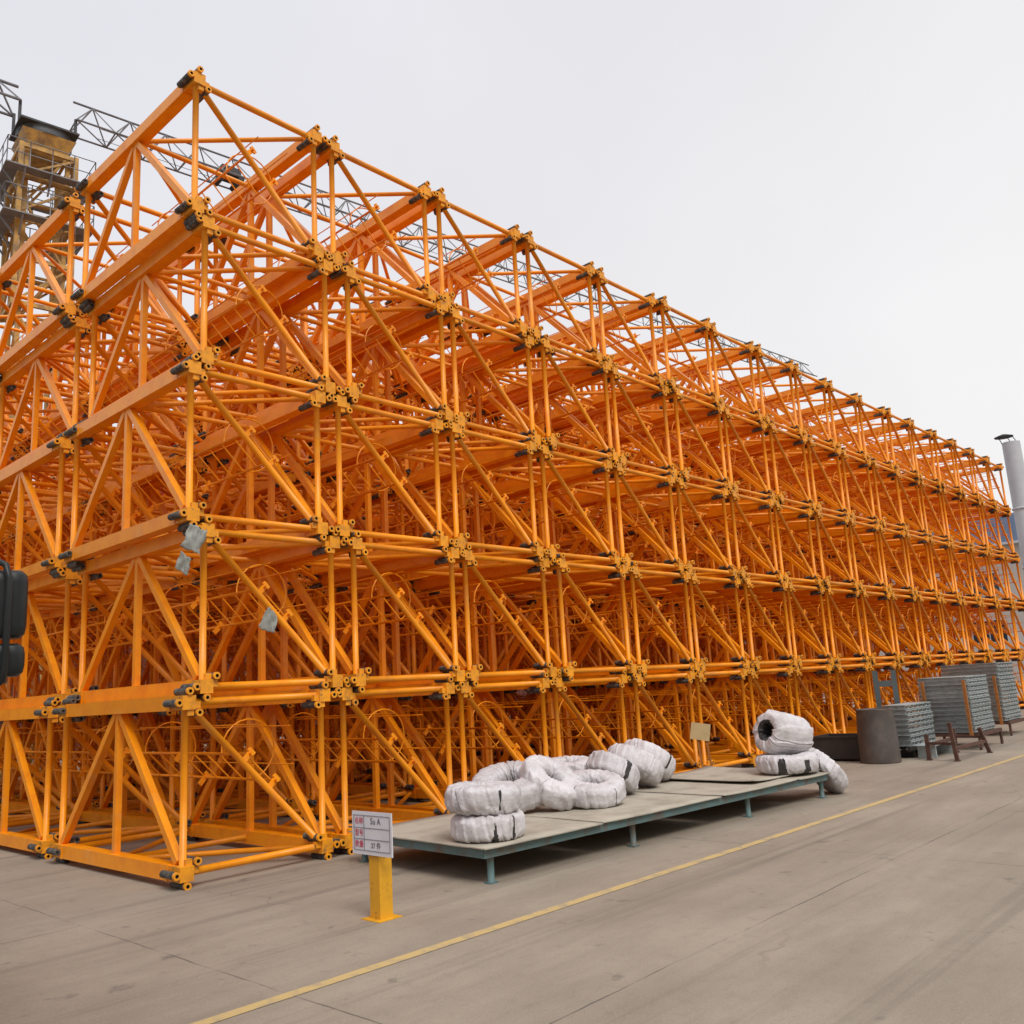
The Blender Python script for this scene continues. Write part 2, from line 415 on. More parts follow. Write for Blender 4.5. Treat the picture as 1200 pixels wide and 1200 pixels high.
def sheet(x0, x1, y0, y1, z, warp, seed, label):
    m = MB(); nx, ny = 24, 10; t = .011
    for s in (0, 1):
        for j in range(ny+1):
            for i in range(nx+1):
                u, w = i/nx, j/ny
                x = x0+(x1-x0)*u; y = y0+(y1-y0)*w
                e = .012*noise.noise(V((x*3, y*3, seed)))
                if j == 0: y += e
                if i in (0, nx): x += .02*noise.noise(V((y*4, seed, 1.5)))
                zz = z+max(0, warp*(abs(2*u-1)**4+.6*abs(2*w-1)**6))+.004*(1+noise.noise(V((x*1.5, y*1.5, seed))))
                m.v.append(V((x, y, zz+t*s)))
    n = (nx+1)*(ny+1)
    for j in range(ny):
        for i in range(nx):
            a = j*(nx+1)+i; q = (a, a+1, a+nx+2, a+nx+1)
            m.face([k+n for k in q], 0, True); m.face(q[::-1], 0, True)
    edge = [i for i in range(nx+1)]+[j*(nx+1)+nx for j in range(1, ny+1)]+[ny*(nx+1)+i for i in range(nx-1, -1, -1)]+[j*(nx+1) for j in range(ny-1, 0, -1)]
    for a, b2 in zip(edge, edge[1:]+edge[:1]): m.face((a, b2, b2+n, a+n))
    ob = m.build('plywood_sheet', M['board']); ob.location = pa; ob.rotation_euler = (0, 0, prz)
    return tag(ob, label, 'board', 'boards laid on the platform')
sheet(-.03, 1.75, -.035, TW+.02, TZ, .004, 1.1, 'worn plywood board on the platform end under the two stacked coils')
sheet(1.77, 4.10, -.02, TW+.03, TZ, .006, 2.3, 'worn plywood board under the coil lying flat on the platform')
sheet(4.13, 6.05, -.03, TW+.01, TZ, .012, 3.7, 'bare worn plywood board in the middle of the platform')
sheet(6.08, TL+.02, -.025, TW+.02, TZ, .008, 4.4, 'worn plywood board at the far right end of the platform')
sheet(5.35, TL-.02, .28, TW-.2, TZ+.022, .028, 5.2, 'warped loose board under the torn coil bundle on the right')

# ------------------------------------------------------------------ coils in white wrapping
TOP = TZ+.021
def coil(px, py, R, rr, rz_, tilt=(0, 0, 0), seed=0, label='', slits=(), zbase=TOP, nat=0.0, open_ang=None, sq=.64, wraps=21, loose=1.0):
    """wrapped wire coil: a torus of ring radius R, radial half-width rr and axial half-height rz_, creased by its wrapping tape"""
    nu, nv = 232, 40; rnd = random.Random(seed)
    cre = [(rnd.uniform(0, 2*PI), rnd.uniform(.015, .035), rnd.uniform(.010, .026)) for _ in range(6)]
    fold = [(rnd.uniform(0, 2*PI), rnd.uniform(0, 2*PI), rnd.uniform(.2, .5), rnd.uniform(.008, .02)) for _ in range(12)]
    m = MB()
    def sg(x, e): return math.copysign(abs(x)**e, x)
    for i in range(nu):
        th = 2*PI*i/nu
        for j in range(nv):
            ph = 2*PI*j/nv
            k = 1.0
            d = 0.0
            for t0, w, a in cre:
                dt = (th-t0-.25*math.sin(ph+t0)+PI) % (2*PI)-PI
                d -= a*math.exp(-(dt/w)**2)-a*.35*math.exp(-((abs(dt)-2.2*w)/(1.2*w))**2)
            for t0, p0, w, a in fold:
                dt = (th-t0+PI) % (2*PI)-PI; dp = (ph-p0+PI) % (2*PI)-PI
                s_ = dt*.9+dp*.5
                d += a*math.sin(s_*14+t0*7)*math.exp(-(dt/w)**2-(dp/(w*1.6))**2)*.5
            pq = V((math.cos(th)*R*3.2, math.sin(th)*R*3.2, ph*.8+seed))
            d += loose*.018*noise.noise(pq)+.010*noise.noise(pq*3.1)+.006*noise.noise(pq*8)
            if wraps:
                d += loose*.016*(((th*wraps/(2*PI)+.35*math.sin(ph)+.12*noise.noise(V((th*2, ph, seed)))) % 1)-.5)*(.6+.8*abs(noise.noise(V((th*1.3, seed, 4.4)))))
            ca, sa = sg(math.cos(ph), sq), sg(math.sin(ph), sq)
            rad = R+(rr+d)*ca*(1+.06*math.sin(2*th+seed)); zz = (rz_+d*.8)*sa
            m.v.append(V((rad*math.cos(th), rad*math.sin(th), zz)))
    for i in range(nu):
        for j in range(nv):
            a, b2 = i*nv+j, i*nv+(j+1) % nv
            c, d = ((i+1) % nu)*nv+(j+1) % nv, ((i+1) % nu)*nv+j
            th = 2*PI*(i+.5)/nu; ph = 2*PI*(j+.5)/nv
            dark = 0
            for t0, p0, p1, w0, w1 in slits:
                f = ((ph-p0) % (2*PI))/((p1-p0) % (2*PI))
                if f <= 1 and abs((th-t0+PI) % (2*PI)-PI) < w0+(w1-w0)*f: dark = 1
            m.face((a, d, c, b2), dark, True)
    rot = Matrix.Rotation(tilt[2], 3, 'Z') @ Matrix.Rotation(tilt[1], 3, 'Y') @ Matrix.Rotation(tilt[0], 3, 'X') @ Matrix.Rotation(nat, 3, 'Z')
    m.v = [rot @ v for v in m.v]
    # settle: everything below the support plane is squashed onto it
    lo = min(v.z for v in m.v); sag = .02
    m.v = [V((v.x, v.y, max(v.z-lo-sag, .001+.01*(v.z-lo)))) for v in m.v]
    ob = m.build('wrapped_coil', [M['white_cloth'], M['wire']])
    ob.location = (px, py, zbase)
    return tag(ob, label, 'wrapped coil', 'wire coils wrapped in white plastic')
def on(u, w): q = pa+du*u+dv*w; return q.x, q.y
COILS = []
x, y = on(.46, .47)
CA = math.atan2(-9.53-y, -4.9-x)       # towards the camera
coil(x, y, .25, .155, .135, (0, 0, 0), 1, 'white wrapped coil at the platform front, lower of the stacked pair', [(CA+.18, -1.1, .45, .12, .0), (CA+.75, -1.1, .8, .06, .02)])
coil(x-.02, y+.03, .25, .16, .145, (.03, .02, .4), 2, 'white wrapped coil lying on top of another at the platform front', [(CA+.45-.4, -.6, .7, .022, .03)], zbase=TOP+.262)

# ------------------------------------------------------------------ camera
cam = bpy.data.cameras.new('camera'); co = bpy.data.objects.new('camera', cam); COL.objects.link(co)
right = V((.6844797, -.72665959, -.0587654)); down = V((.10576228, .17873057, -.97819718)); fwd = V((.72131954, .66334095, .19919062))
mw = Matrix((( right.x, -down.x, -fwd.x, -4.9042), (right.y, -down.y, -fwd.y, -9.531), (right.z, -down.z, -fwd.z, 1.891), (0, 0, 0, 1)))
co.matrix_world = mw
cam.sensor_width = 36; cam.lens = 36*1041.3/1200; cam.shift_y = -4.5/1200
cam.clip_start = .05; cam.clip_end = 2000
S.camera = co
CAM = V((-4.9042, -9.531, 1.891))
def ray(px, py): return right*((px-600)/1041.3)+down*((py-595.5)/1041.3)+fwd
def at_z(px, py, z): d = ray(px, py); return CAM+d*((z-CAM.z)/d.z)
def at_dist(px, py, D): d = ray(px, py); return CAM+d*(D/math.hypot(d.x, d.y))
# ------------------------------------------------------------------ more coils
AWAY = V((.72, .66, 0)).normalized(); RIGHT = V((.684, -.727, 0)).normalized(); UP = V((0, 0, 1))
def coilax(u, w, R, rr, rz_, axis, seed, label, slits=(), lift=0.0, sq=.64, ground=None, wraps=21, loose=1.0):
    q = V((0, 0, 1)).rotation_difference(V(axis).normalized()).to_matrix()
    e = q.to_euler('XYZ')
    X, Y = on(u, w) if ground is None else ground
    return coil(X, Y, R, rr, rz_, (e.x, e.y, e.z), seed, label, slits, (TOP if ground is None else 0)+lift, 0.0, None, sq, wraps, loose)
coilax(1.95, 1.72, .32, .18, .17, (-.05*RIGHT-.35*AWAY+UP), 11, 'white wrapped coil leaning low behind the front stacked pair', lift=.02)
coilax(2.36, 1.38, .27, .16, .15, (.50*RIGHT-.36*AWAY+.80*UP), 12, 'white wrapped coil tipped up so that its round hole shows', lift=.0)
coilax(2.85, 1.10, .285, .15, .135, (.05*RIGHT-.24*AWAY+UP), 13, 'white wrapped coil lying flat with its open centre showing, on the platform edge', [(CA-.75, -1.3, 1.3, .03, .012), (CA+.62, -.8, .9, .016, .012)])
coilax(3.45, 2.10, .26, .145, .13, (-.10*AWAY+UP), 14, 'white wrapped coil lying flat behind the open coil, blue mark on top', lift=.22)
coilax(3.72, 1.50, .22, .16, .165, (.50*RIGHT+.42*AWAY+.95*UP), 15, 'leftmost of three leaning white coils, with a wide dark slit', [(-1.9, -.8, 1.5, .05, .19)])
coilax(4.48, 1.72, .25, .17, .17, (.52*RIGHT+.36*AWAY+.90*UP), 16, 'middle one of three leaning white coils, without a dark slit')
coilax(5.16, 2.02, .25, .18, .17, (.52*RIGHT+.36*AWAY+.88*UP), 17, 'rightmost of three leaning white coils, nearest the tan board', [(-1.7, -.4, 1.0, .04, .05)])
SLT = [(k, p, p+1.5, .16, .10) for k, p in ((CA-.5, -.9), (CA+.35, -1.2), (CA+1.2, -.7))]
coilax(6.66, .48, .30, .17, .14, UP, 21, 'torn white coil with black wire showing, at the bottom of the right bundle', SLT, lift=.03)
tb = coilax(6.72, .54, .205, .115, .36, (-.78*RIGHT-.36*AWAY+.22*UP), 22, 'bulky loosely wrapped white coil lying on the torn coil, its dark open end facing left', [(0, 1.75, 4.55, 4, 4), (2.4, -.9, .1, .10, .16), (.6, -1.0, -.2, .07, .10)], lift=.24, sq=.58, wraps=8, loose=2.6)
coilax(0, 0, .26, .14, .13, (.75*RIGHT+.15*AWAY+.62*UP), 23, 'grubby white coil leaning on the ground against the platform end', ground=on(TL+.34, .26))
bl = MB().box((0, 0, 0), (.05, .015, .003)); o = bl.build('blue_tape', paint('blue_tape', (.05, .05, .35), .5))
X, Y = on(3.50, 1.95); o.location = (X, Y, TOP+.22+.272); tag(o, 'small blue scrap of tape on the flat coil at the back', 'tape')

# ------------------------------------------------------------------ sign with handwritten card
sg_ = empty('notice_sign', (.30, -2.91, 0), 'white notice card with red characters on a short yellow post beside the platform', 'sign')
m = MB(); m.box((0, 0, .30), (.14, .14, .60)); m.box((0, 0, .003), (.26, .26, .006)); m.build('post', M['post_yellow'], sg_)
bw, bh, bz, bx = .56, .365, .715, -.083
m = MB(); m.box((bx, .0, bz), (.008, bw, bh)); bo = m.build('card', M['sign_white'], sg_)
def card_pt(u, v): return V((bx-.0065, bw*(.5-u), bz+bh*(.5-v)))      # u to the right, v downwards, as read from the front
m = MB()
for v0 in (.09, .38, .64, .90): m.bar(card_pt(.05, v0), card_pt(.95, v0), .003, .003, 0, (1, 0, 0))
for u0 in (.05, .31, .95): m.bar(card_pt(u0, .09), card_pt(u0, .90), .003, .003, 0, (1, 0, 0))
m.build('ruled_lines', M['grey_ink'], bo)
def text(body, u, v, size, mat, name):
    c = bpy.data.curves.new('lettering', 'FONT'); c.body = body; c.size = size; c.align_x = 'CENTER'; c.align_y = 'CENTER'; c.extrude = .0006; c.offset = .0003
    t = bpy.data.objects.new('lettering', c); COL.objects.link(t)
    bpy.context.view_layer.update()
    me = bpy.data.meshes.new_from_object(t.evaluated_get(bpy.context.evaluated_depsgraph_get()))
    bpy.data.objects.remove(t)
    me.materials.clear(); me.materials.append(mat)
    o = bpy.data.objects.new(name, me); COL.objects.link(o); o.parent = bo
    p = card_pt(u, v); o.matrix_local = Matrix(((0, 0, -1, p.x), (-1, 0, 0, p.y), (0, 1, 0, p.z), (0, 0, 0, 1)))
for s_, v in (('名称', .23), ('型号', .51), ('数量', .77)): text(s_, .18, v, .062, M['red_ink'], 'red_lettering')
text('5u A', .60, .22, .075, M['grey_ink'], 'grey_lettering')
text('37 件', .60, .78, .06, M['grey_ink'], 'grey_lettering')

# tan board on a stick
tbn = empty('tan_board', (10.05, -.25, 0), 'blank tan board on a thin yellow stick in front of the masts', 'sign', None, math.radians(-62))
m = MB(); m.bar((-.0, 0, 0), (-.06, 0, .75), .035, .035); m.bar((.16, 0, 0), (.10, 0, .75), .035, .035); m.box((.05, 0, .015), (.4, .3, .03)); m.build('stand', M['rack_orange'], tbn)
m = MB(); m.box((.0, -.03, .90), (.36, .012, .31), 0, (V((.98, 0, -.17)), V((0, 1, 0)), V((.17, 0, .98)))); m.build('panel', M['tag_board'], tbn)

# ------------------------------------------------------------------ trough, drum, teal frame
m = MB()
t0, t1 = V((13.85, -1.75, 0)), V((13.85, -.62, 0)); dp = .9; h = .50; th = .012
for c, s in (((13.85+dp/2, -1.185, .05), (dp, 1.13, th)), ((13.856, -1.185, .275), (th, 1.13, .44)), ((13.85+dp-.006, -1.185, .275), (th, 1.13, .44)),
             ((13.85+dp/2, -1.744, .275), (dp-.03, th, .438)), ((13.85+dp/2, -.626, .275), (dp-.03, th, .438))): m.box(c, s)
for y in (-1.755, -.615): m.box((13.85+dp/2, y, .49), (dp, .03, .03))
for x in (13.85-.004, 13.85+dp+.004): m.box((x, -1.185, .492), (.03, 1.11, .03))
for y in (-1.6, -.8): m.box((13.85+dp/2, y, .022), (dp-.1, .08, .042))
o = m.build('trough', M['trough']); tag(o, 'low black steel trough between the drum and the masts', 'trough')
dr = empty('drum', (13.75, -2.10, 0), 'large dark brown steel drum standing on the concrete by the grey trays', 'drum')
m = MB()
prof = [(.0, .012), (.365, .012), (.385, 0), (.392, .02), (.388, .3), (.376, .68), (.355, 1.03), (.362, 1.045), (.362, 1.06), (.350, 1.062), (.345, 1.04), (.375, .5), (.375, .05), (0, .05)]
m.lathe(prof, 40); m.build('body', M['drum'], dr)
hf = empty('teal_frame', (15.6, -1.70, 0), 'grey teal H shaped steel frame standing behind the drum', 'frame', None, math.atan2(-.94, .35))
for sx in (-1, 1):
    m = MB(); m.box((sx*.19, 0, .92), (.11, .012, 1.78))
    for sy in (-1, 1): m.box((sx*.19, sy*.045, .92), (.012, .079, 1.78)) if False else m.box((sx*(.19+.0491*sy), .046, .92), (.012, .08, 1.78))
    m.box((sx*.19, .03, .015), (.2, .2, .03)); m.build('upright', M['teal_grey'], hf)
m = MB(); m.box((0, .02, 1.52), (.26, .04, .13)); m.box((0, .02, .5), (.26, .04, .13)); m.build('crosspiece', M['teal_grey'], hf)

# ------------------------------------------------------------------ galvanised trays on racks
def make_tray(lx, ly, hz):
    t = empty('steel_tray', (0, 0, 0), '', 'tray')
    m = MB()
    for x in (-lx/2, lx/2):
        s = -1 if x > 0 else 1
        m.box((x+s*.036, 0, hz/2), (.004, ly, hz-.017))
        for z in (.008, hz-.008): m.box((x+s*.022, 0, z), (.044, ly, .008))
    for y in (-ly/2+.01, ly/2-.01):
        for z in (.014, hz-.014): m.box((0, y, z), (lx-.09, .02, .022))
    m.box((0, 0, hz-.013), (lx-.09, ly-.05, .004)); m.build('tray_frame', M['galv'], t)
    for y in (-ly/2+.012, ly/2-.012):
        n = max(6, int(lx/.13)); P = []
        for i in range(n+1): P.append(V((-lx/2+.05+(lx-.1)*i/n, y, .02 if i % 2 else hz-.02)))
        q = MB()
        for a, b2 in zip(P, P[1:]): q.bar(a, b2, .010, .012, 0, (0, 1, 0))
        q.build('lattice_side', M['galv'], t)
    return t
rt = random.Random(5)
def stack(cx, cy, z0, lx, ly, hz, n, which, lean):
    pr = make_tray(lx, ly, hz)
    for i in range(n):
        o = pr if i == 0 else copy_tree(pr)
        o.location = (cx+rt.uniform(-.012, .012)+lean*i, cy+rt.uniform(-.012, .012), z0+i*(hz+.004)); o.rotation_euler = (0, 0, rt.uniform(-.008, .008))
        if i == 0: pos = 'lowest tray of'
        elif i == n-1: pos = 'topmost tray of'
        else: pos = '%s tray up from the bottom of' % ORD[i]
        tag(o, 'galvanised steel tray, %s the %s' % (pos, which), 'tray', 'galvanised steel trays stacked by the drum')
stack(15.33, -2.215, .24, 1.55, .47, .102, 8, 'low stack beside the drum', 0)
stack(17.35, -2.58, .36, 1.5, 1.06, .090, 13, 'middle stack with rusty trestle', .0)
stack(21.25, -2.02, .36, 1.5, 1.38, .094, 15, 'farthest and tallest stack', .0)
def rack(name, x0, x1, y0, y1, z, posts, label, castor=True):
    r = empty(name, ((x0+x1)/2, (y0+y1)/2, 0), label, 'rack'); lx, ly = x1-x0, y1-y0
    m = MB()
    for y in (-ly/2, ly/2): m.box((0, y, z-.04), (lx, .06, .078))
    for x in (-lx/2+.05, 0, lx/2-.05): m.box((x, 0, z-.045), (.06, ly-.061, .06))
    m.build('base_frame', M['rust'], r)
    for x in (-lx/2+.06, lx/2-.06):
        for y in (-ly/2+.0, ly/2-.0):
            q = MB(); q.box((x, y, (z-.08+.13)/2), (.05, .05, z-.08-.13)); q.box((x, y, .11), (.07, .05, .04))
            q.tube((x, y-.02, .06), (x, y+.02, .06), .06, 14); q.build('castor_leg', M['rust'], r)
    for yy in posts:
        q = MB(); q.bar((-lx/2-.034, yy, z-.08), (-lx/2-.034-.02, yy, z+1.14), .065, .05, 0, (1, 0, 0)); q.build('upright_post', M['rack_orange'], r)
    return r
rack('tray_rack', 16.50, 18.20, -3.20, -1.95, .36, (.38, -.50), 'rusty wheeled rack with orange uprights under the middle tray stack')
rack('tray_rack', 20.42, 22.10, -2.80, -1.24, .36, (-.62,), 'rusty wheeled rack with one orange upright under the farthest tray stack')
m = MB()
for y in (-2.40, -2.03): m.box((15.33, y, .19), (1.6, .07, .09))
for x in (14.8, 15.9): m.box((x, -2.215, .073), (.08, .40, .142))
o = m.build('pallet', M['trough']); tag(o, 'dark steel pallet under the low tray stack', 'pallet')
m = MB(); m.box((15.2, -2.72, .255), (1.3, .42, .012)); 
for x in (14.65, 15.75): m.box((x, -2.72, .125), (.05, .36, .247))
o = m.build('side_table', M['galv']); tag(o, 'thin pale metal shelf standing in front of the low tray stack', 'shelf')
tr = empty('trestle', (15.0, -3.5, 0), 'rusty steel trestle standing in front of the tray racks', 'trestle')
for (x, y, lx_, ly_, hh_) in ((-.90, .04, -.05, .04, .74), (.90, -.05, -.14, .10, .52), (-.75, .62, .02, 0, .5), (.95, .62, -.02, 0, .5)):
    q = MB(); q.bar((x, y, 0), (x+lx_, y+ly_, hh_), .07, .07, 0, (1, 0, 0)); q.box((x, y, .01), (.10, .10, .02)); q.build('leg', M['rust'], tr)
m = MB(); m.bar((-.92, .05, .24), (.88, .0, .24), .06, .06); m.bar((-.75, .62, .30), (.95, .62, .30), .06, .06)
m.bar((-.85, .07, .33), (-.76, .6, .33), .05, .05); m.bar((.86, .04, .33), (.94, .6, .33), .05, .05); m.build('crossbars', M['rust'], tr)

# ------------------------------------------------------------------ grey plastic scraps caught on the masts
def rag(loc, w, h, seed, axu, label):
    m = MB(); nx, ny = 12, 14; axu = V(axu).normalized(); nn = axu.cross(UP)
    for s in (0, 1):
        for j in range(ny+1):
            for i in range(nx+1):
                u, v = i/nx-.5, j/ny-.5
                e = noise.noise(V((u*3, v*1.5, seed)))
                wd = w*(.85+.3*noise.noise(V((v*2.5, seed, 3.3)))-.5*max(0, v)+.10*noise.noise(V((v*11, seed, 3))))
                p = axu*(u*wd+.38*w*v)+UP*(v*h*(1+.3*noise.noise(V((u*5, seed, 8.1))))-u*.10)+nn*(.05*e+.012*math.sin(u*17+v*4+seed)+.004*s)
                m.v.append(p)
    n = (nx+1)*(ny+1)
    for j in range(ny):
        for i in range(nx):
            a = j*(nx+1)+i; q = (a, a+1, a+nx+2, a+nx+1); m.face([k+n for k in q], 0, True); m.face(q[::-1], 0, True)
    edge = [i for i in range(nx+1)]+[j*(nx+1)+nx for j in range(1, ny+1)]+[ny*(nx+1)+i for i in range(nx-1, -1, -1)]+[j*(nx+1) for j in range(ny-1, 0, -1)]
    for a, b2 in zip(edge, edge[1:]+edge[:1]): m.face((a, b2, b2+n, a+n))
    o = m.build('plastic_scrap', M['rag']); o.location = loc; tag(o, label, 'plastic scrap')
rag((-.04, -.12, 3.78), .26, .26, 1.2, (.8, -.5, 0), 'torn grey plastic scrap wrapped on the near corner fitting')
rag((-.13, -.05, 3.50), .15, .19, 2.9, (.7, -.6, 0), 'smaller grey plastic scrap hanging just below the corner fitting')
rag((1.04, .06, 2.88), .19, .23, 4.4, (.9, -.3, 0), 'grey plastic scrap hanging on the ladder in a corner mast section')

# ------------------------------------------------------------------ tower crane behind the stack
CB = V((6.26, 24.7, 0))
jd = V((.995, -.1, 0)).normalized()
cr = empty('tower_crane', CB, 'dirty yellow tower crane with a long grey jib rising behind the mast stack', 'tower crane', None, math.atan2(jd.y, jd.x))
cm = [M['crane_yellow']]
m = MB(); hw = .72; top = 23.4
for sx in (-1, 1):
    for sy in (-1, 1): m.box((sx*hw, sy*hw, top/2+.1), (.15, .15, top-.2))
n = 10; dz = (top-.4)/n
for i in range(n+1):
    z = .3+i*dz
    for s in (-1, 1):
        m.bar((-hw+.08, s*hw, z), (hw-.08, s*hw, z), .09, .09); m.bar((s*hw, -hw+.08, z), (s*hw, hw-.08, z), .09, .09)
    if i < n:
        for s in (-1, 1):
            a, b2 = (-1, 1) if i % 2 else (1, -1)
            m.bar((a*(hw-.08), s*(hw+.002), z+.1), (b2*(hw-.08), s*(hw+.002), z+dz-.1), .085, .085); m.bar((s*(hw+.002), a*(hw-.08), z+.1), (s*(hw+.002), b2*(hw-.08), z+dz-.1), .085, .085)
m.box((0, 0, .1), (3.2, 3.2, .2)); m.build('mast', cm, cr)
m = MB(); hw2 = .96
for sx in (-1, 1):
    for sy in (-1, 1): m.box((sx*hw2, sy*hw2, 20.0), (.16, .16, 6.6))
for z in (16.8, 18.6, 20.35, 21.9, 23.2):
    for s in (-1, 1):
        m.bar((-hw2+.08, s*hw2, z), (hw2-.08, s*hw2, z), .12, .16); m.bar((s*hw2, -hw2+.08, z), (s*hw2, hw2-.08, z), .12, .16)
for z0, z1 in ((16.9, 18.5), (18.7, 20.2), (20.5, 21.8), (22.0, 23.1)):
    for s in (-1, 1):
        m.bar((-hw2+.1, s*hw2, z0), (hw2-.1, s*hw2, z1), .08, .08); m.bar((s*hw2, hw2-.1, z0), (s*hw2, -hw2+.1, z1), .08, .08)
m.build('climbing_frame', cm, cr)
m = MB()
for k in range(4):                                                   # flared transition seat
    a = k*PI/2; ca, sa = math.cos(a), math.sin(a)
    R3 = lambda x, y, z: V((x*ca-y*sa, x*sa+y*ca, z))
    o_ = len(m.v); m.v += [R3(.55, -.55, 23.2), R3(.55, .55, 23.2), R3(.95, .95, 24.0), R3(.95, -.95, 24.0)]; m.face((o_, o_+1, o_+2, o_+3))
o_ = len(m.v); m.v += [V((-.55, -.55, 23.2)), V((.55, -.55, 23.2)), V((.55, .55, 23.2)), V((-.55, .55, 23.2))]; m.face((o_+3, o_+2, o_+1, o_))
o_ = len(m.v); m.v += [V((-.95, -.95, 24.0)), V((.95, -.95, 24.0)), V((.95, .95, 24.0)), V((-.95, .95, 24.0))]; m.face((o_, o_+1, o_+2, o_+3))
m.build('transition_seat', cm, cr)
m = MB(); m.tube((0, 0, 24.0), (0, 0, 24.35), 1.0, 28); m.box((0, 0, 24.40), (2.1, 1.9, .08)); m.bar((-1, -.5, 24.44), (-1, -.5, 25.3), .1, .1); m.bar((1, -.5, 24.44), (1, -.5, 25.3), .1, .1); m.bar((-1, .5, 24.44), (-1, .5, 25.3), .1, .1); m.bar((1, .5, 24.44), (1, .5, 25.3), .1, .1); m.box((0, 0, 24.62), (.9, .8, .36)); m.build('slewing_platform', M['crane_dark'], cr)
for z in (20.1, 22.0):
    m = MB(); e = 1.06; wd = .5
    for s in (-1, 1):
        m.box((0, s*(e+wd/2), z), (2*(e+wd), wd-.02, .05)); m.box((s*(e+wd/2), 0, z), (wd-.02, 2*e, .05))
        for t in (-1, 0, 1):
            m.bar((t*.9, s*1.0, z-.7), (t*.9, s*(e+wd-.05), z-.03), .06, .06); m.bar((s*1.0, t*.9, z-.7), (s*(e+wd-.05), t*.9, z-.03), .06, .06)
    wk = m.build('walkway', M['crane_grey'], cr)
    q = MB(); E_ = e+wd-.03
    for hz in (.5, 1.05):
        q.path([(-E_, -E_, z+hz), (E_, -E_, z+hz), (E_, E_, z+hz), (-E_, E_, z+hz)], .022, 6, closed=True)
    for i in range(-2, 3):
        for s in (-1, 1): q.tube((i*E_/2, s*E_, z+.02), (i*E_/2, s*E_, z+1.05), .02, 6); q.tube((s*E_, i*E_/2, z+.02), (s*E_, i*E_/2, z+1.05), .02, 6)
    q.build('guardrail', M['crane_grey'], wk)
def jib_mesh(x0, x1, zl, zu, half, step, r):
    m = MB()
    for s in (-1, 1): m.tube((x0, s*half, zl), (x1, s*half, zl), r, 6)
    m.tube((x0, 0, zu), (x1, 0, zu), r*1.1, 6)
    n = int((x1-x0)/step)
    for i in range(n):
        a = x0+i*step
        m.bar((a, -half, zl), (a, half, zl), r, r); m.bar((a, -half, zl), (a+step, half, zl), r*.9, r*.9)
        for s in (-1, 1):
            m.bar((a, s*half, zl), (a+step/2, 0, zu), r*.95, r*.95); m.bar((a+step/2, 0, zu), (a+step, s*half, zl), r*.95, r*.95)
    return m
jib_mesh(1.0, 57, 25.25, 26.4, .62, 1.5, .045).build('jib', M['crane_grey'], cr)
q = MB()
for s in (-1, 1): q.tube((2, s*.36, 25.36), (57, s*.36, 25.36), .012, 5)
q.build('hoist_ropes', M['crane_dark'], cr)
q = MB(); q.box((7.6, 0, 25.55), (.9, .7, .42)); q.tube((7.2, -.5, 25.2), (7.2, .5, 25.2), .14, 12); q.tube((8.0, -.5, 25.2), (8.0, .5, 25.2), .14, 12); q.build('trolley', M['crane_dark'], cr)
jib_mesh(-13, -1.0, 25.25, 26.2, .62, 1.5, .06).build('counter_jib', M['crane_grey'], cr)
q = MB()
for i in range(4): q.box((-12.4+i*.5, 0, 24.6), (.42, 1.1, 1.8))
q.build('counterweight', M['beige'], cr)

# ------------------------------------------------------------------ chimney and works building far right
ch = empty('chimney', (53.69, 3.4, 0), 'tall pale steel chimney with a dark rain cap at the right end', 'chimney')
m = MB(); m.lathe([(.52, 0), (.49, 14.6), (.49, 14.62), (.42, 14.62), (.42, 13.9), (0, 13.9)], 36)
for z in (3.5, 7, 10.5): m.lathe([(.50, z), (.56, z+.02), (.56, z+.10), (.50, z+.12)], 36)
m.build('stack_pipe', M['chim'], ch)
m = MB(); m.lathe([(0, 15.18), (.15, 15.14), (.52, 15.0), (.52, 14.97), (.2, 15.02), (0, 15.02)], 36, 0, (-.20, .28, 0))
for a in (0, 2.1, 4.2): m.tube((.46*math.cos(a), .46*math.sin(a), 14.5), (.4*math.cos(a)-.15, .4*math.sin(a)+.2, 15.02), .025, 6)
m.build('rain_cap', M['crane_dark'], ch)
bd = empty('works_building', (75, 6, 0), 'long works building with blue cladding over beige walls behind the stack', 'building')
m = MB(); m.box((7, 0, 5.5), (14, 60, 11)); m.build('wall', M['beige'], bd)
m = MB(); m.box((6.98, 0, 12.35), (14.2, 60.2, 2.3))
for i in range(100): m.box((-.14, -29.9+i*.6, 12.35), (.05, .12, 2.28))
m.build('cladding', M['blue_clad'], bd)
m = MB(); m.box((6.9, 0, 11.1), (14.7, 60.6, .19)); m.build('ledge', M['chim'], bd)
for i in range(9):
    for z in (8.0, 4.2):
        y = -26+i*6.4
        fr = MB(); fr.box((-.03, y, z), (.10, 2.7, 1.9)); f_ = fr.build('window', M['chim'], bd)
        g_ = MB()
        for k in (-1, 1): g_.box((-.07, y+k*.65, z), (.04, 1.22, 1.72))
        g_.build('pane', M['glass'], f_)

sh = empty('rear_backdrop', (22, 42, 0), 'added dark brown shed barely seen through the gaps deep in the stack', 'backdrop')  # added building, itself unseen; blocks bright sky showing through the stack
m = MB(); m.box((0, 0, 5.6), (110, 12, 11.2)); m.build('wall', M['backdrop'], sh)
m = MB()
for i in range(220): m.box((-54.75+i*.5, -6.02, 5.6), (.14, .06, 11.1))
m.build('ribbed_cladding', M['backdrop'], sh)
m = MB(); o_ = 0
m.v = [V((-55.4, -6.4, 11.2)), V((55.4, -6.4, 11.2)), V((55.4, 0, 12.6)), V((-55.4, 0, 12.6)), V((-55.4, 6.4, 11.2)), V((55.4, 6.4, 11.2))]
m.face((0, 1, 2, 3)); m.face((3, 2, 5, 4)); m.face((0, 3, 4)); m.face((1, 5, 2)); m.face((0, 4, 5, 1)); m.build('roof', M['backdrop'], sh)
